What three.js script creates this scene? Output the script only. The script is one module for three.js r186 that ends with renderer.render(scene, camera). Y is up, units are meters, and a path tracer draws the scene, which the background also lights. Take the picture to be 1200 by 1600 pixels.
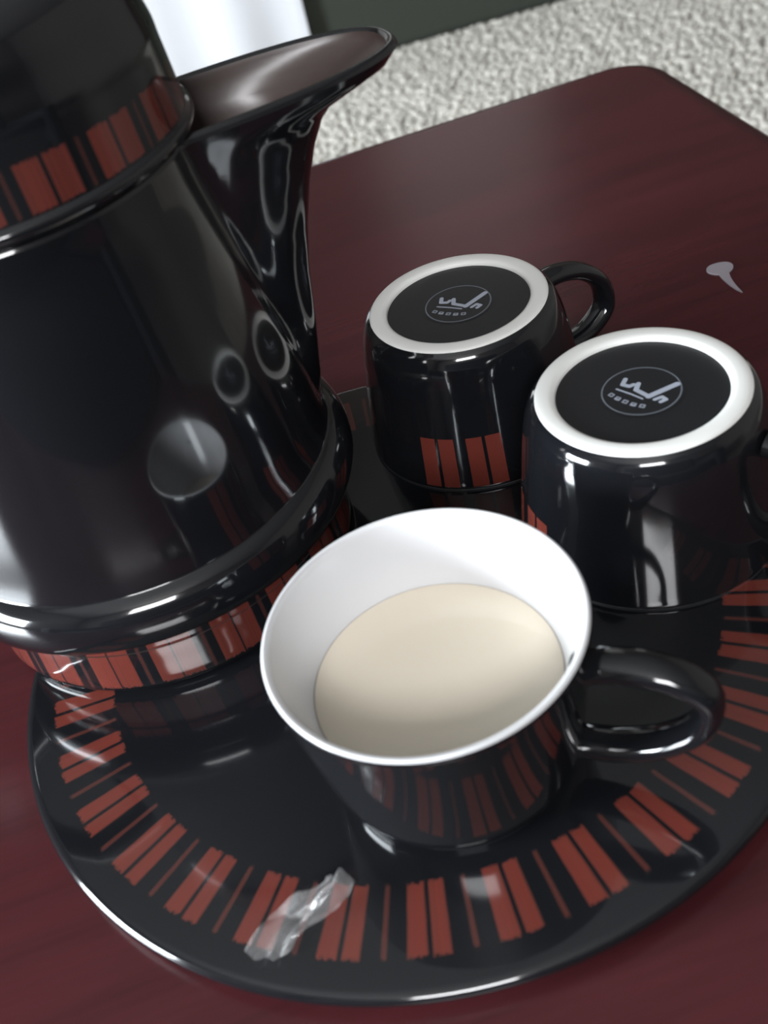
import * as THREE from 'three';
import { RectAreaLightUniformsLib } from 'three/addons/lights/RectAreaLightUniformsLib.js';
import { RoundedBoxGeometry } from 'three/addons/geometries/RoundedBoxGeometry.js';
import { mergeGeometries, mergeVertices } from 'three/addons/utils/BufferGeometryUtils.js';
import { ImprovedNoise } from 'three/addons/math/ImprovedNoise.js';

// ---------------------------------------------------------------- camera, sky, daylight, exposure
const scene = new THREE.Scene();
const camera = new THREE.PerspectiveCamera(51.5, 1200 / 1600, 0.02, 60);
camera.position.set(0, 0.2727, 0);
camera.rotation.set(-0.7106, 0, -0.279, 'XYZ');
camera.focus = 0.42; camera.userData.fStop = 12;
const renderer = new THREE.WebGLRenderer({ antialias: true });
renderer.toneMapping = THREE.LinearToneMapping;
renderer.toneMappingExposure = 1.15;
renderer.shadowMap.enabled = true;
scene.background = new THREE.Color(0.80, 0.92, 1.0);       // even overcast sky outside the windows
scene.backgroundIntensity = 4;
RectAreaLightUniformsLib.init();
const FLOOR = -0.42, TRAY = 0.008;
// room: x -1.9..2.3, z -3.1..1.7, y FLOOR..2.0 ; windows as [wall, along-from, along-to, sill, head]
const ROOM = { x0: -1.9, x1: 2.3, z0: -3.1, z1: 1.7, y1: 1.98 };
const WIN_A = { z0: -0.40, z1: 0.45, y0: 0.16, y1: 0.76 };   // in the left wall
const WIN_B = { x0: -0.80, x1: 0.05, y0: 1.10, y1: 1.80 };  // in the wall behind the camera
function daylight(name, w, h, pos, look, intensity, color) {
  const l = new THREE.RectAreaLight(color, intensity, w, h);
  l.name = name; l.position.set(...pos); l.lookAt(...look); scene.add(l);
}
daylight('window_daylight', WIN_A.z1 - WIN_A.z0, WIN_A.y1 - WIN_A.y0, [ROOM.x0 - 0.04, (WIN_A.y0 + WIN_A.y1) / 2, (WIN_A.z0 + WIN_A.z1) / 2], [0, (WIN_A.y0 + WIN_A.y1) / 2, (WIN_A.z0 + WIN_A.z1) / 2], 88, new THREE.Color(0.86, 0.94, 1.0));
daylight('window_daylight', WIN_B.x1 - WIN_B.x0, WIN_B.y1 - WIN_B.y0, [(WIN_B.x0 + WIN_B.x1) / 2, (WIN_B.y0 + WIN_B.y1) / 2, ROOM.z1 + 0.04], [(WIN_B.x0 + WIN_B.x1) / 2, (WIN_B.y0 + WIN_B.y1) / 2, 0], 30, new THREE.Color(0.98, 0.98, 1.0));

// ---------------------------------------------------------------- helpers
let seed = 7;
const rnd = () => { seed = (seed * 1664525 + 1013904223) >>> 0; return seed / 4294967296; };
const used = {};
const numbered = (n) => { const k = used[n] = (used[n] ?? -1) + 1; return k ? n + '_' + String(k).padStart(3, '0') : n; };
function part(name, geo, mat, parent, label) {
  const m = new THREE.Mesh(geo, mat); m.name = parent === scene ? numbered(name) : name; m.castShadow = m.receiveShadow = true;
  if (label) m.userData.label = label;
  parent.add(m); return m;
}
function thing(name, label, category, pos = [0, 0, 0], turn = 0, group) {
  const g = new THREE.Group(); g.name = numbered(name); g.position.set(...pos); g.rotation.y = turn;
  g.userData = { label, category }; if (group) g.userData.group = group;
  scene.add(g); return g;
}
function struct(name, geo, mat, parent = scene) {
  const m = new THREE.Mesh(geo, mat); m.name = name; m.castShadow = m.receiveShadow = true;
  if (parent === scene) m.userData.kind = 'structure';
  parent.add(m); return m;
}
const box = (x0, x1, y0, y1, z0, z1) => new THREE.BoxGeometry(x1 - x0, y1 - y0, z1 - z0).translate((x0 + x1) / 2, (y0 + y1) / 2, (z0 + z1) / 2);
const rbox = (w, h, d, r, x, y, z, s = 4) => new RoundedBoxGeometry(w, h, d, s, r).translate(x, y, z);
const V2 = (a) => a.map(([r, y]) => new THREE.Vector2(r, y));
const smooth = (pts, n) => new THREE.CatmullRomCurve3(pts.map(([r, y]) => new THREE.Vector3(r, y, 0)), false, 'centripetal').getPoints(n).map((p) => [Math.max(0, p.x), p.y]);
const lathe = (pts, seg = 96) => new THREE.LatheGeometry(V2(pts), seg);
function canvasTex(w, h, draw, srgb = true) {
  const c = document.createElement('canvas'); c.width = w; c.height = h; draw(c.getContext('2d'), w, h);
  const t = new THREE.CanvasTexture(c); if (srgb) t.colorSpace = THREE.SRGBColorSpace; t.wrapS = t.wrapT = THREE.RepeatWrapping; return t;
}
const std = (color, rough = 0.5, o = {}) => new THREE.MeshStandardMaterial({ color, roughness: rough, ...o });
const lin = (r, g, b) => new THREE.Color().setRGB(r, g, b);

// ---------------------------------------------------------------- materials
const BLACK = '#121316', RED = "#5e2a23";
const noise = new ImprovedNoise();
const mat = {
  black: new THREE.MeshPhysicalMaterial({ color: BLACK, roughness: 0.09, clearcoat: 0.5, clearcoatRoughness: 0.05 }),
  brown: new THREE.MeshPhysicalMaterial({ color: lin(0.060, 0.043, 0.040), roughness: 0.34 }),
  white: new THREE.MeshPhysicalMaterial({ color: lin(0.58, 0.58, 0.59), roughness: 0.16 }),
  blackBase: std(BLACK, 0.42),
  bar: new THREE.MeshPhysicalMaterial({ color: RED, roughness: 0.12 }),
  foot: std(lin(0.66, 0.66, 0.635), 0.45),
  tea: new THREE.MeshPhysicalMaterial({ color: lin(0.72, 0.645, 0.53), roughness: 0.07, ior: 1.34 }),
  wall: std(lin(0.20, 0.18, 0.165), 0.9), wallBack: std(lin(0.15, 0.125, 0.11), 0.9), ceiling: std(lin(0.26, 0.25, 0.24), 0.9),
  frame: std(lin(0.7, 0.7, 0.69), 0.4),
  glass: new THREE.MeshPhysicalMaterial({ color: 0xffffff, transmission: 1, thickness: 0, roughness: 0, ior: 1.5 }),
};
// glazed print: paired brush-stroke bars with a thin stroke between the pairs; n pairs round, bar zone v0..v1 of the height
function dashTexture(n, v0, v1, bars = [0.22, 0.22, 0.50, 0.20], w = 2048, h = 256) {
  return canvasTex(w, h, (g) => {
    g.fillStyle = BLACK; g.fillRect(0, 0, w, h);
    let s = 11; const r = () => { s = (s * 1664525 + 1013904223) >>> 0; return s / 4294967296; };
    const P = w / n, y0 = (1 - v1) * h, y1 = (1 - v0) * h;
    const bar = (x, bw, a, col) => {
      for (let k = 0; k < 26; k++) {               // streaky brush hairs
        const t = k / 26, jx = x + t * bw, e0 = r() * 0.06 * (y1 - y0), e1 = r() * 0.06 * (y1 - y0);
        g.globalAlpha = a * (0.72 + 0.28 * r()); g.fillStyle = col;
        g.fillRect(jx, y0 + e0, bw / 26 + 0.8, y1 - y0 - e0 - e1);
      }
      g.globalAlpha = 1;
    };
    for (let i = 0; i < n; i++) {
      const x = i * P;
      bar(x + P * bars[0], P * bars[1], 0.95, RED);
      bar(x + P * bars[2], P * bars[3], 0.9, RED);
      bar(x + P * (bars[2] + bars[3] + 1 + bars[0] - 0.06) / 2, P * 0.06, 0.16, RED);
    }
  });
}
const printed = (tex, rough = 0.1) => { tex.anisotropy = 8; return new THREE.MeshPhysicalMaterial({ color: 0xffffff, map: tex, roughness: rough, clearcoat: 0.5, clearcoatRoughness: 0.05 }); };

// ---------------------------------------------------------------- room shell
{
  const T = 0.2, { x0, x1, z0, z1, y1 } = ROOM;
  const carpetBase = canvasTex(512, 512, (g, w, h) => {
    const im = g.createImageData(w, h);
    for (let y = 0; y < h; y++) for (let x = 0; x < w; x++) {
      const v = 150 + 50 * noise.noise(x / 9, y / 9, 1) + 40 * noise.noise(x / 4, y / 4, 5), i = (y * w + x) * 4;
      im.data[i] = v; im.data[i + 1] = v * 0.985; im.data[i + 2] = v * 0.94; im.data[i + 3] = 255;
    }
    g.putImageData(im, 0, 0);
  });
  carpetBase.repeat.set(1 / 0.45, 1 / 0.45);
  const fl = box(x0 - T, x1 + T, FLOOR - T, FLOOR, z0 - T, z1 + T);
  const p = fl.attributes.position, uv = fl.attributes.uv; for (let i = 0; i < p.count; i++) uv.setXY(i, p.getX(i), p.getZ(i));
  struct('floor', fl, std(0xffffff, 0.95, { map: carpetBase, bumpMap: carpetBase, bumpScale: 0.006 }));
  struct('ceiling', box(x0 - T, x1 + T, y1, y1 + T, z0 - T, z1 + T), mat.ceiling);
  struct('wall_back', box(x0 - T, x1 + T, FLOOR, y1, z0 - T, z0), mat.wallBack);
  struct('wall_right', box(x1, x1 + T, FLOOR, y1, z0, z1), mat.wall);
  const A = WIN_A, B = WIN_B;
  struct('wall_left', mergeGeometries([box(x0 - T, x0, FLOOR, A.y0, z0, z1), box(x0 - T, x0, A.y1, y1, z0, z1), box(x0 - T, x0, A.y0, A.y1, z0, A.z0), box(x0 - T, x0, A.y0, A.y1, A.z1, z1)]), mat.wall);
  struct('wall_front', mergeGeometries([box(x0 - T, x1 + T, FLOOR, B.y0, z1, z1 + T), box(x0 - T, x1 + T, B.y1, y1, z1, z1 + T), box(x0 - T, B.x0, B.y0, B.y1, z1, z1 + T), box(B.x1, x1 + T, B.y0, B.y1, z1, z1 + T)]), mat.wall);
  const f = 0.045;
  const wa = new THREE.Group(); wa.name = 'window_1'; wa.userData.kind = 'structure'; scene.add(wa);
  struct('window_frame', mergeGeometries([box(x0 - 0.14, x0 - 0.07, A.y0, A.y0 + f, A.z0, A.z1), box(x0 - 0.14, x0 - 0.07, A.y1 - f, A.y1, A.z0, A.z1), box(x0 - 0.14, x0 - 0.07, A.y0 + f, A.y1 - f, A.z0, A.z0 + f), box(x0 - 0.14, x0 - 0.07, A.y0 + f, A.y1 - f, A.z1 - f, A.z1)]), mat.frame, wa);
  struct('pane', box(x0 - 0.11, x0 - 0.106, A.y0 + f, A.y1 - f, A.z0 + f, A.z1 - f), mat.glass, wa);
  const wb = new THREE.Group(); wb.name = 'window_2'; wb.userData.kind = 'structure'; scene.add(wb);
  struct('window_frame', mergeGeometries([box(B.x0, B.x1, B.y0, B.y0 + f, z1 + 0.07, z1 + 0.14), box(B.x0, B.x1, B.y1 - f, B.y1, z1 + 0.07, z1 + 0.14), box(B.x0, B.x0 + f, B.y0 + f, B.y1 - f, z1 + 0.07, z1 + 0.14), box(B.x1 - f, B.x1, B.y0 + f, B.y1 - f, z1 + 0.07, z1 + 0.14)]), mat.frame, wb);
  struct('pane', box(B.x0 + f, B.x1 - f, B.y0 + f, B.y1 - f, z1 + 0.106, z1 + 0.11), mat.glass, wb);
}
// carpet pile: countless wool loops
{
  const loop = new THREE.IcosahedronGeometry(1, 1), X0 = -0.25, X1 = 1.75, Z0 = -2.6, Z1 = -0.45, S = 0.0125;
  const nx = Math.floor((X1 - X0) / S), nz = Math.floor((Z1 - Z0) / S);
  const pile = new THREE.InstancedMesh(loop, std(0xffffff, 0.95), nx * nz);
  pile.name = 'carpet_pile';
  pile.userData = { label: 'pale grey looped wool carpet pile covering the floor beyond the table', kind: 'stuff' };
  const M = new THREE.Matrix4(), Q = new THREE.Quaternion(), E = new THREE.Euler(), c = new THREE.Color();
  let n = 0;
  for (let i = 0; i < nx; i++) for (let j = 0; j < nz; j++) {
    const x = X0 + (i + 0.5 + (j % 2) * 0.5 + (rnd() - 0.5) * 0.7) * S, z = Z0 + (j + 0.5 + (rnd() - 0.5) * 0.7) * S;
    E.set((rnd() - 0.5) * 0.6, rnd() * 6.28, (rnd() - 0.5) * 0.6); Q.setFromEuler(E);
    const a = 0.0055 + rnd() * 0.003, h = 0.006 + rnd() * 0.006;
    M.compose(new THREE.Vector3(x, FLOOR + 0.002, z), Q, new THREE.Vector3(a * (0.8 + rnd() * 0.7), h, a));
    pile.setMatrixAt(n, M);
    const v = 0.44 + 0.20 * rnd(); pile.setColorAt(n++, c.setRGB(v, v * 0.955, v * 0.86));
  }
  pile.count = n; pile.castShadow = pile.receiveShadow = true; scene.add(pile);
}

// ---------------------------------------------------------------- sofa and throw at the far side
{
  const fab = std(lin(0.030, 0.034, 0.026), 0.95);
  const s = thing('sofa', 'dark olive fabric sofa standing on the carpet far behind the table', 'sofa', [-0.1, FLOOR, -2.075]);
  part('base', rbox(2.1, 0.32, 0.85, 0.02, 0, 0.168, -0.43), fab, s);
  for (const x of [-0.5, 0.5]) part('seat_cushion', rbox(0.99, 0.16, 0.72, 0.05, x, 0.40, -0.37, 5), fab, s);
  for (const x of [-0.5, 0.5]) part('back_cushion', rbox(0.98, 0.36, 0.2, 0.07, x, 0.64, -0.66, 5), fab, s);
  for (const x of [-1.14, 1.14]) part('armrest', rbox(0.18, 0.60, 0.85, 0.05, x, 0.308, -0.43, 5), fab, s);
  // throw: a folded sheet hanging over the seat front
  const W = 46, H = 40, pos = [], idx = [], path = [[-0.45, 0.4865], [-0.1, 0.4865], [-0.02, 0.482], [0.004, 0.46], [0.014, 0.42], [0.016, 0.3], [0.02, 0.15], [0.026, 0.03]];
  const curve = new THREE.CatmullRomCurve3(path.map(([z, y]) => new THREE.Vector3(0, y, z)));
  const side = (off) => { for (let j = 0; j <= H; j++) { const q = curve.getPoint(j / H), k = Math.max(0, j / H - 0.45); for (let i = 0; i <= W; i++) { const u = i / W, x = -0.52 + u * 0.73; const f = Math.sin(u * 31 + 1) * 0.014 * k + noise.noise(u * 5, j * 0.1, 3) * 0.008 * k; pos.push(x, q.y + (j < H * 0.4 ? off : 0), q.z + f + 0.012 * k + 0.16 * k * Math.max(0, 1 - ((u - 0.25) / 0.75) ** 2) + off); } } };
  side(0.004); side(0);
  const L = (W + 1) * (H + 1);
  for (let j = 0; j < H; j++) for (let i = 0; i < W; i++) { const a = j * (W + 1) + i, b = a + 1, c = a + W + 1, d = c + 1; idx.push(a, c, b, b, c, d, L + a, L + b, L + c, L + b, L + d, L + c); }
  const edge = (list) => { for (let k = 0; k + 1 < list.length; k++) { const a = list[k], b = list[k + 1]; idx.push(a, b, L + a, b, L + b, L + a); } };
  const R = (n) => [...Array(n).keys()];
  edge(R(W + 1)); edge(R(W + 1).map((i) => H * (W + 1) + W - i)); edge(R(H + 1).map((j) => (H - j) * (W + 1))); edge(R(H + 1).map((j) => j * (W + 1) + W));
  const g = new THREE.BufferGeometry(); g.setAttribute('position', new THREE.Float32BufferAttribute(pos, 3)); g.setIndex(idx); g.computeVertexNormals();
  const t = thing('throw_blanket', 'white throw blanket hanging over the front of the dark sofa', 'blanket', [-0.1, FLOOR, -2.075]);
  part('cloth', g, std(lin(0.70, 0.71, 0.74), 0.9, { side: THREE.DoubleSide }), t);
}

// ---------------------------------------------------------------- unseen pale hangings put on the far wall for their reflections
{
  const N = 120, H = 8, pos = [], idx = [];
  for (const off of [0, -0.004]) for (let j = 0; j <= H; j++) for (let i = 0; i <= N; i++) pos.push(i / N * 0.50, 2.2 * (1 - j / H), 0.022 * Math.sin(i / N * 44) + 0.008 * Math.sin(i / N * 17 + 2) + off);
  const L = (N + 1) * (H + 1);
  for (let j = 0; j < H; j++) for (let i = 0; i < N; i++) { const a = j * (N + 1) + i, b = a + 1, c = a + N + 1, d = c + 1; idx.push(a, c, b, b, c, d, L + a, L + b, L + c, L + b, L + d, L + c); }
  for (let i = 0; i < N; i++) { const k = H * (N + 1); idx.push(i, i + 1, L + i, i + 1, L + i + 1, L + i, k + i, L + k + i, k + i + 1, k + i + 1, L + k + i, L + k + i + 1); }
  const g = new THREE.BufferGeometry(); g.setAttribute('position', new THREE.Float32BufferAttribute(pos, 3)); g.setIndex(idx); g.computeVertexNormals();
  const t = thing('unseen_curtain', 'unseen pale pleated hanging placed on the far wall for its reflection in the table top', 'unseen_curtain', [0.28, FLOOR + 0.02, ROOM.z0 + 0.06]);
  part('cloth', g, std(lin(0.78, 0.76, 0.74), 0.9, { side: THREE.DoubleSide }), t);
  part('rod', new THREE.CylinderGeometry(0.012, 0.012, 0.66, 20).rotateZ(Math.PI / 2).translate(0.25, 2.205, 0), std(lin(0.1, 0.08, 0.07), 0.4), t);
  const u = t.clone(); u.name = numbered('unseen_curtain'); u.userData = { label: 'unseen pale pleated hanging added on the far wall for a reflection on the pot lid', category: 'unseen_curtain' }; u.position.x = -1.25; u.scale.x = 1.8; scene.add(u);  // left hanging added to brighten the reflection on the pot lid
}

// ---------------------------------------------------------------- unseen dark chair added on the near side to darken glaze reflections
{
  const fab = std(lin(0.020, 0.020, 0.022), 0.95);
  const c = thing('added_dark_chair', 'unseen dark fabric chair added on the near side to darken the glaze reflections', 'added_dark_chair', [-0.15, FLOOR, 0.30]);
  part('base', rbox(1.5, 0.30, 0.80, 0.03, 0, 0.162, 0.42), fab, c);
  part('seat_cushion', rbox(1.48, 0.14, 0.66, 0.05, 0, 0.382, 0.36, 5), fab, c);
  part('backrest', rbox(1.5, 0.66, 0.2, 0.06, 0, 0.63, 0.78, 5), fab, c);
  for (const x of [-0.85, 0.85]) part('armrest', rbox(0.2, 0.58, 0.84, 0.05, x, 0.302, 0.42, 5), fab, c);
}

// ---------------------------------------------------------------- coffee table
{
  const grain = canvasTex(1024, 1024, (g, w, h) => {
    const im = g.createImageData(w, h);
    for (let y = 0; y < h; y++) for (let x = 0; x < w; x++) {
      const n1 = noise.noise(x / 160, y / 14, 2), n2 = noise.noise(x / 60, y / 3, 7), n3 = noise.noise(x / 300, y / 60, 4), v = 1 + 0.10 * n1 + 0.07 * n2 + 0.10 * n3, i = (y * w + x) * 4;
      im.data[i] = 60 * v; im.data[i + 1] = 25 * v; im.data[i + 2] = 28 * v; im.data[i + 3] = 255;
    }
    g.putImageData(im, 0, 0);
  });
  grain.repeat.set(1 / 0.6, 1 / 0.6);
  const wood = new THREE.MeshPhysicalMaterial({ color: 0xffffff, map: grain, roughness: 0.24, specularIntensity: 0.6 });
  const t = thing('coffee_table', 'low dark red-brown varnished wooden table with rounded corners under the black tray', 'table', [0.253, 0, -0.698], 0.088);
  // local frame: corner at the origin, x to the left is negative, z towards the camera
  const w = 1.15, d = 0.76, r = 0.018, b = 0.012, bs = 0.017, th = 0.034;
  const sh = new THREE.Shape(), X0 = -w + bs, X1 = -bs, Y0 = bs, Y1 = d - bs;
  sh.moveTo(X0 + r, Y0); sh.lineTo(X1 - r, Y0); sh.absarc(X1 - r, Y0 + r, r, -Math.PI / 2, 0); sh.lineTo(X1, Y1 - r); sh.absarc(X1 - r, Y1 - r, r, 0, Math.PI / 2); sh.lineTo(X0 + r, Y1); sh.absarc(X0 + r, Y1 - r, r, Math.PI / 2, Math.PI); sh.lineTo(X0, Y0 + r); sh.absarc(X0 + r, Y0 + r, r, Math.PI, Math.PI * 1.5);
  const top = new THREE.ExtrudeGeometry(sh, { depth: th - 2 * b, bevelEnabled: true, bevelThickness: b, bevelSize: bs, bevelSegments: 8, curveSegments: 12 });
  top.rotateX(Math.PI / 2).translate(0, -b, 0);            // shape y becomes +z, extrusion goes down
  part('tabletop', top, wood, t);
  const legW = 0.055, ax = [-w + 0.07, -0.07], az = [0.07, d - 0.07];
  for (const x of ax) for (const z of az) part('leg', rbox(legW, 0.42 - th, legW, 0.006, x, -th - (0.42 - th) / 2, z), wood, t);
  part('apron', mergeGeometries([box(ax[0], ax[1], -th - 0.06, -th, az[0] - 0.01, az[0] + 0.01), box(ax[0], ax[1], -th - 0.06, -th, az[1] - 0.01, az[1] + 0.01), box(ax[0] - 0.01, ax[0] + 0.01, -th - 0.06, -th, az[0], az[1]), box(ax[1] - 0.01, ax[1] + 0.01, -th - 0.06, -th, az[0], az[1])]), wood, t);
}

// ---------------------------------------------------------------- black serving tray
const TC = [-0.0015, -0.2584], TR = 0.1372;
{
  const t = thing('serving_tray', 'large round black glazed serving tray with a ring of paired red bars, under the cups', 'tray', [TC[0], 0, TC[1]]);
  const edge = [[0, 0.0012], [0.08, 0.0012], [0.084, 0], [0.118, 0], [0.124, 0.0008], [TR - 0.003, 0.0026], [TR - 0.0006, 0.0042], [TR, 0.0056], [TR - 0.0005, 0.0070], [TR - 0.0017, 0.0078], [TR - 0.0032, TRAY], [0.1280, TRAY]];
  part('body', lathe(edge, 160), mat.black, t);
  part('well', new THREE.CircleGeometry(0.1040, 128).rotateX(-Math.PI / 2).translate(0, TRAY, 0), mat.black, t);
  const ring = new THREE.RingGeometry(0.1040, 0.1280, 192, 2).rotateX(-Math.PI / 2).translate(0, TRAY, 0);
  const p = ring.attributes.position, uv = ring.attributes.uv, cols = 193;
  for (let i = 0; i < p.count; i++) { const k = i % cols, row = Math.floor(i / cols); uv.setXY(i, k / 192, row / 2); }
  const bars = part('bar_ring', ring, printed(dashTexture(32, 0.03, 0.95)), t, 'ring of paired red bars printed on black glaze');
  bars.rotation.y = -0.043;
}

// ---------------------------------------------------------------- coffee pot
const POT = [-0.082, TRAY, -0.320];
{
  const t = thing('coffee_pot', 'tall black glazed pot with a wide pouring beak and paired red bars', 'pot', POT, 0.20);
  // body: round section R(y) joined with a beak of reach L(y), half-width B(y); beak along local +x
  const col = (rows, y) => { let i = 1; while (i < rows.length - 1 && rows[i][0] < y) i++; const [a, p] = rows[i - 1], [b, q] = rows[i], s = Math.min(1, Math.max(0, (y - a) / (b - a))); return p + (q - p) * s; };
  const Rt = [...smooth([[0.0672, 0.000], [0.0692, 0.0008], [0.0706, 0.003], [0.0702, 0.015], [0.0700, 0.0262], [0.0735, 0.0272], [0.0768, 0.0290], [0.0785, 0.0325], [0.0789, 0.0365], [0.0782, 0.0408], [0.0764, 0.0442], [0.0740, 0.0464], [0.0729, 0.0470]], 160), ...smooth([[0.0724, 0.0474], [0.0713, 0.0530], [0.0698, 0.066], [0.0655, 0.095], [0.0612, 0.125], [0.0588, 0.146], [0.0585, 0.156]], 120)].map(([r, y]) => [y, r]);
  const Lt = [[0, 0.05], [0.042, 0.066], [0.056, 0.0752], [0.076, 0.0788], [0.096, 0.0818], [0.112, 0.0856], [0.126, 0.0902], [0.1356, 0.0942], [0.144, 0.0995], [0.1478, 0.105], [0.1500, 0.114], [0.1525, 0.124], [0.156, 0.128]];
  const Bt = [[0, 0.012], [0.05, 0.018], [0.1, 0.022], [0.14, 0.026], [0.156, 0.028]];
  const radius = (phi, y, off) => {
    const R = col(Rt, y) - off, L = col(Lt, y) - off, B = col(Bt, y) - off, c = Math.min(0.045, L * 0.6), a = L - c, co = Math.cos(phi), si = Math.sin(phi);
    if (co <= 0 || L < R * 0.9) return R;
    const inside = (r) => Math.pow(Math.abs((r * co - c) / a), 2.6) + Math.pow(Math.abs(r * si / B), 2.6) < 1;
    let best = 0; for (let k = 0; k <= 60; k++) { const r = L * (1 - k / 60 * 0.55); if (inside(r)) { let lo = r, hi = r + L / 60; for (let n = 0; n < 12; n++) { const m = (lo + hi) / 2; inside(m) ? lo = m : hi = m; } best = lo; break; } }
    const kk = 0.006, h = Math.max(kk - Math.abs(R - best), 0) / kk; return Math.max(R, best) + h * h * kk * 0.25;
  };
  const SEG = 240, phis = []; for (let i = 0; i <= SEG; i++) { const u = i / SEG * 2 - 1; phis.push(Math.PI * Math.sign(u) * Math.pow(Math.abs(u), 1.35)); }  // denser at the beak
  const skin = (rows, flip) => {
    const pos = [], idx = [], uvs = [];
    rows.forEach(([y, off, dy], j) => phis.forEach((ph, i) => { const r = radius(ph, y, off); pos.push(r * Math.cos(ph), dy ?? y, -r * Math.sin(ph)); uvs.push(ph / (2 * Math.PI) + 0.5, j / (rows.length - 1)); }));
    for (let j = 0; j + 1 < rows.length; j++) for (let i = 0; i < SEG; i++) { const a = j * (SEG + 1) + i, b = a + 1, c = a + SEG + 1, d = c + 1; flip ? idx.push(a, c, b, b, c, d) : idx.push(a, b, c, b, d, c); }
    const g = new THREE.BufferGeometry(); g.setAttribute('position', new THREE.Float32BufferAttribute(pos, 3)); g.setAttribute('uv', new THREE.Float32BufferAttribute(uvs, 2)); g.setIndex(idx);
    g.computeVertexNormals(); return g;
  };
  const lin2 = (a, b, n) => [...Array(n + 1).keys()].map((i) => a + (b - a) * i / n);
  part('bar_band', skin(lin2(0.0035, 0.0262, 12).map((y) => [y, 0])), printed(dashTexture(20, 0.0, 1.0, [0.12, 0.32, 0.47, 0.32])), t, 'band of paired red bars round the foot of the pot');
  const outer = skin([...lin2(0.0262, 0.05, 60), ...lin2(0.052, 0.156, 64)].map((y) => [y, 0]));
  const lip = skin([[0.156, 0, 0.156], [0.156, 0.0004, 0.1572], [0.156, 0.0014, 0.1580], [0.156, 0.0024, 0.1580], [0.156, 0.0034, 0.1572]]);
  const inside = skin([[0.156, 0.0034, 0.1572], [0.156, 0.0038, 0.156], ...lin2(0.154, 0.02, 40).map((y) => [y, 0.0038])]);
  const foot = lathe(Rt.filter(([y]) => y <= 0.0036).map(([y, r]) => [r, y]), 120); foot.deleteAttribute('uv');
  const bottom = lathe([[0, 0.0018], [0.060, 0.0018], [0.063, 0.0002], [0.0672, 0]], 96); bottom.deleteAttribute('uv');
  const inner = lathe([[0.0705, 0.02], [0.05, 0.012], [0, 0.012]], 96); inner.deleteAttribute('uv');
  outer.deleteAttribute('uv'); lip.deleteAttribute('uv');
  part('body', mergeGeometries([outer, lip, foot, bottom]), mat.black, t);
  inside.deleteAttribute('uv');
  part('inside', mergeGeometries([inside, inner]), mat.brown, t, 'brown glazed inside');
  // handle opposite the beak
  const hc = new THREE.CatmullRomCurve3([[-0.056, 0.138], [-0.085, 0.146], [-0.112, 0.128], [-0.114, 0.095], [-0.098, 0.066], [-0.068, 0.052]].map(([x, y]) => new THREE.Vector3(x, y, 0)));
  part('handle', new THREE.TubeGeometry(hc, 60, 0.008, 16).scale(1, 1, 1.3), mat.black, t);
  // lid
  const lid = thing('pot_lid', 'round black glazed lid with paired red bars seated on the tall pot', 'lid', [POT[0] + 0.001, POT[1] + 0.1555, POT[2]]);
  part('rim', lathe([...smooth([[0, 0.0025], [0.05, 0.0025], [0.0535, 0.0022], [0.0588, 0.0026], [0.0602, 0.0045], [0.0600, 0.0062], [0.0585, 0.0075]], 40)], 128), mat.black, lid);
  part('bar_band', lathe([[0.0585, 0.0075], [0.0580, 0.0140], [0.0575, 0.0215]], 160), printed(dashTexture(17, 0.02, 0.98, [0.12, 0.32, 0.49, 0.32])), lid, 'band of paired red bars round the lid').rotation.y = -0.12;
  const cap = smooth([[0.0575, 0.0215], [0.0572, 0.0260], [0.0570, 0.0300], [0.0558, 0.0360], [0.0545, 0.0430], [0.0525, 0.0480], [0.0480, 0.0520], [0.0400, 0.0540], [0.020, 0.0555], [0.0105, 0.0560], [0.0075, 0.0585], [0.0075, 0.0620], [0.0130, 0.0680], [0.0140, 0.0740], [0.0100, 0.0795], [0, 0.0810]], 110);
  part('dome', lathe(cap, 128), mat.black, lid);
}

// ---------------------------------------------------------------- cups
const CH = 0.057;                                            // cup height above what it stands on
const emblem = canvasTex(512, 512, (g, w, h) => {
  g.clearRect(0, 0, w, h); g.fillStyle = BLACK; g.fillRect(0, 0, w, h);
  g.translate(w / 2, h / 2); const S = 235; g.strokeStyle = g.fillStyle = '#959ba7'; g.lineCap = g.lineJoin = 'round';
  g.lineWidth = 9; g.globalAlpha = 0.6; g.beginPath(); g.arc(0, 0, S, 0, 7); g.stroke(); g.globalAlpha = 1;
  const path = (pts, lw) => { g.lineWidth = lw; g.beginPath(); pts.forEach(([x, y], i) => i ? g.lineTo(x * S, y * S) : g.moveTo(x * S, y * S)); g.stroke(); };
  path([[-0.60, -0.30], [-0.56, -0.06], [-0.36, -0.06], [-0.30, -0.16]], 30);
  path([[-0.20, -0.24], [-0.14, 0.02], [0.24, 0.14]], 32);
  path([[0.72, -0.56], [0.28, 0.16]], 40);
  path([[0.48, 0.22], [0.60, 0.06], [0.74, 0.12], [0.66, 0.26]], 26);
  path([[-0.62, 0.16], [-0.2, 0.22], [0.18, 0.30]], 13);
  g.font = 'bold 74px sans-serif'; g.textAlign = 'center'; g.globalAlpha = 0.8;
  for (const [x, y, a, k] of [[-0.62, 0.44, 0.5, 0], [-0.40, 0.52, 0.3, 1], [-0.16, 0.57, 0.15, 0], [0.08, 0.60, 0, 1], [0.32, 0.58, -0.2, 0]]) {
    g.save(); g.translate(x * S, y * S); g.rotate(a * 0.6); g.lineWidth = 11; g.strokeRect(-15, -14, 26, 24); if (k) g.fillRect(-18, -2, 36, 11); g.restore();
  }
});
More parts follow.
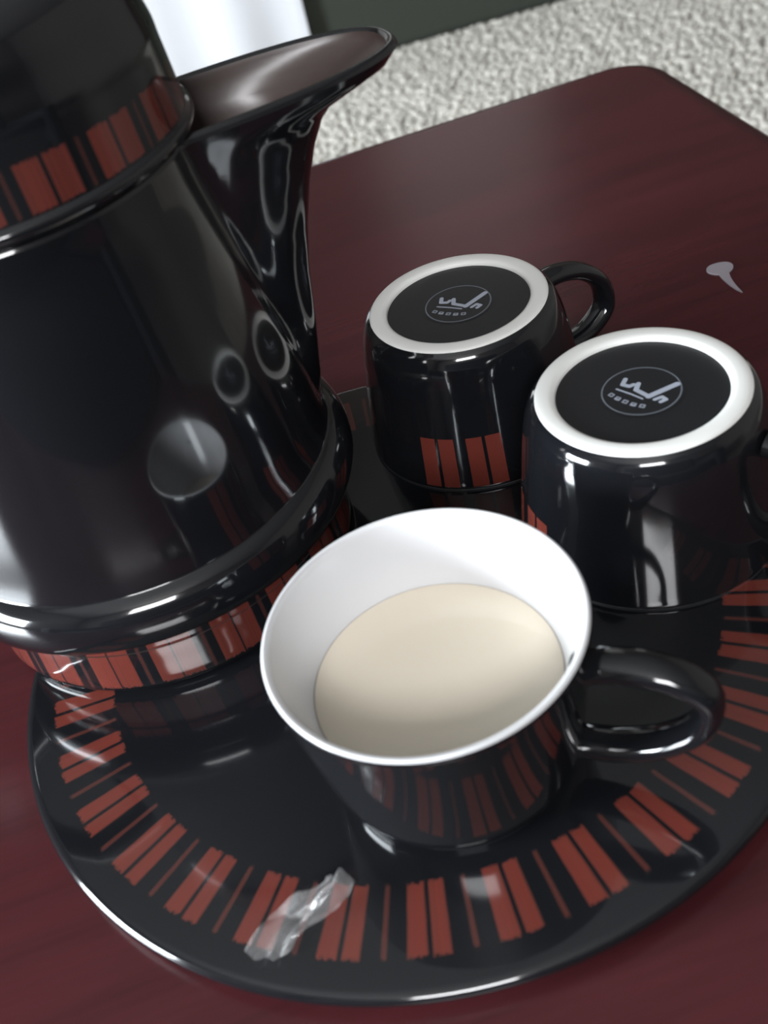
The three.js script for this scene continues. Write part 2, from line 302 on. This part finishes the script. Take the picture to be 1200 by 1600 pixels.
function makeCup(name, label, pos, turn, group) {
  const t = thing(name, label, 'cup', pos, 0, group);
  const out = smooth([[0.0340, 0.0009], [0.0360, 0.0030], [0.0382, 0.0085], [0.0398, 0.0160], [0.0416, 0.0290], [0.0432, 0.0420], [0.0444, 0.0530], [0.0447, 0.0555], [0.0445, 0.0564]], 70);
  const g = lathe(out, 144);
  part('body', g, mat.black, t, 'black glazed outside');
  for (const [a0, w] of [[0.00, 0.14], [0.17, 0.14], [0.42, 0.14], [0.59, 0.14]]) part('bar', new THREE.LatheGeometry(V2(out.filter(([, y]) => y > 0.032 && y < 0.0552).map(([r, y]) => [r + 0.00012, y])), 10, 3.60 + a0, w), mat.bar, t, 'thin dark red bar near the rim');  // dark red strips set just outside the body near the rim
  const inn = [...smooth([[0, 0.0052], [0.018, 0.0054], [0.028, 0.0085], [0.0332, 0.0200], [0.0358, 0.0340], [0.0398, 0.0475], [0.0420, 0.0548]], 50), ...smooth([[0.0420, 0.0548], [0.0425, 0.0565], [0.0435, CH], [0.0441, 0.05692], [0.0445, 0.0564]], 14).slice(1)].reverse();
  part('lining', lathe(inn, 144), mat.white, t, 'white glazed inside and rim');
  const ring = smooth([[0.0272, 0.0022], [0.0275, 0.0010], [0.0286, 0.0002], [0.0305, 0], [0.0322, 0.0001], [0.0334, 0.0004], [0.0340, 0.0009]], 24);
  part('foot_ring', lathe(ring, 120), mat.foot, t, 'pale unglazed foot ring');
  part('base', lathe([[0, 0.0020], [0.0272, 0.0020]].reverse(), 96), mat.blackBase, t, 'black glazed base');
  const em = new THREE.CircleGeometry(0.0135, 64).rotateX(Math.PI / 2).translate(0, 0.0019, 0);
  part('emblem', em, new THREE.MeshStandardMaterial({ map: emblem, roughness: 0.42 }), t, 'grey printed round emblem');
  const hc = new THREE.CatmullRomCurve3([[0.0405, 0.0455], [0.050, 0.0490], [0.064, 0.0485], [0.0735, 0.0420], [0.0725, 0.031], [0.063, 0.0205], [0.051, 0.0150], [0.0395, 0.0135]].map(([x, y]) => new THREE.Vector3(x, y, 0)));
  const tube = new THREE.TubeGeometry(hc, 64, 0.0037, 16).scale(1, 1, 1.5); part('handle', tube, mat.black, t);
  t.rotation.y = turn;
  return t;
}
function placeInverted(src, label, pos, turn, emblemTurn) {
  const c = src.clone(); c.name = numbered('coffee_cup'); c.userData = { ...c.userData, label }; scene.add(c);
  c.rotation.set(Math.PI, turn, 0, 'YXZ'); c.position.set(pos[0], TRAY + CH, pos[1]);
  c.children.find((o) => o.name === 'emblem').rotation.y = emblemTurn;
  return c;
}
const cup = makeCup('coffee_cup', 'upright black cup with white inside, filled with milky tea', [0.0016, TRAY, -0.1945], -0.53);
{
  const tea = thing('milk_tea', 'pale beige milky tea filling the upright white-lined cup', 'tea', [0.0016, TRAY, -0.1945]);
  const r = 0.03555, y = 0.0335;
  part('liquid', lathe(smooth([[0, 0.0056], [0.018, 0.0058], [0.0275, 0.0088], [0.0329, 0.0202], [r, y]], 40).concat([[r - 0.0003, y + 0.0001], [0, y + 0.0001]]), 120), mat.tea, tea);
}
const inv = makeCup('coffee_cup', 'upturned black cup at the far edge of the tray, its looped handle showing', [0.0485, TRAY, -0.3477], 0);
inv.rotation.set(Math.PI, 0.47, 0, 'YXZ'); inv.position.y = TRAY + CH;
inv.children.find((o) => o.name === 'emblem').rotation.y = 0.95;
placeInverted(inv, 'upturned black cup with white foot ring at the right, nearer the camera', [0.0895, -0.2660], -0.75, 0.07);

// ---------------------------------------------------------------- film standing in for reflected window light; small pale piece
{
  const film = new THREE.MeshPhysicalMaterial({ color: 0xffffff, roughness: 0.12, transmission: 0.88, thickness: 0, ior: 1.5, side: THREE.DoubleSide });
  const t = thing('reflection_film', 'crinkled clear film standing in for a window reflection on the red bars at the front of the tray', 'glint_film', [-0.0515, TRAY, -0.1530], 1.0);  // crinkled film added to stand in for window streaks reflected in the tray
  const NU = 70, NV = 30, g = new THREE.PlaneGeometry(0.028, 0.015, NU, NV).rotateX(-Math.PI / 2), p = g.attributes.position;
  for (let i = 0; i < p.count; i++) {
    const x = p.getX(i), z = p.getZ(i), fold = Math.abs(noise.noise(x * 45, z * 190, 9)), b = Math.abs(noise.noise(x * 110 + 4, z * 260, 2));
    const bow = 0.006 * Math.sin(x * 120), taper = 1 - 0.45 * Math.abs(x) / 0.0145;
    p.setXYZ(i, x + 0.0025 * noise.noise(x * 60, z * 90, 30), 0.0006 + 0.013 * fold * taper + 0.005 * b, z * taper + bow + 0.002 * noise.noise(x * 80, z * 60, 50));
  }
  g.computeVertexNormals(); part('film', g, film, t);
  const s = thing('pale_piece', 'small thin curved whitish piece on the bare table at the right', 'thin_piece', [0.1805, 0.0006, -0.4150], -0.35); s.scale.set(1.3, 1, 1.3);  // thin flat pale shape, round at one end and tapering at the other
  const sh = new THREE.Shape(); sh.moveTo(0, -0.006); sh.bezierCurveTo(0.005, -0.007, 0.006, -0.002, 0.003, 0.001); sh.bezierCurveTo(0.003, 0.006, 0.005, 0.011, 0.0065, 0.015); sh.bezierCurveTo(0.004, 0.013, 0.001, 0.007, -0.0005, 0.002); sh.bezierCurveTo(-0.006, 0.001, -0.006, -0.005, 0, -0.006);
  part('thin_piece', new THREE.ExtrudeGeometry(sh, { depth: 0.0006, bevelEnabled: false }).rotateX(Math.PI / 2), std(lin(0.22, 0.20, 0.22), 0.6), s);
}
renderer.render(scene, camera);
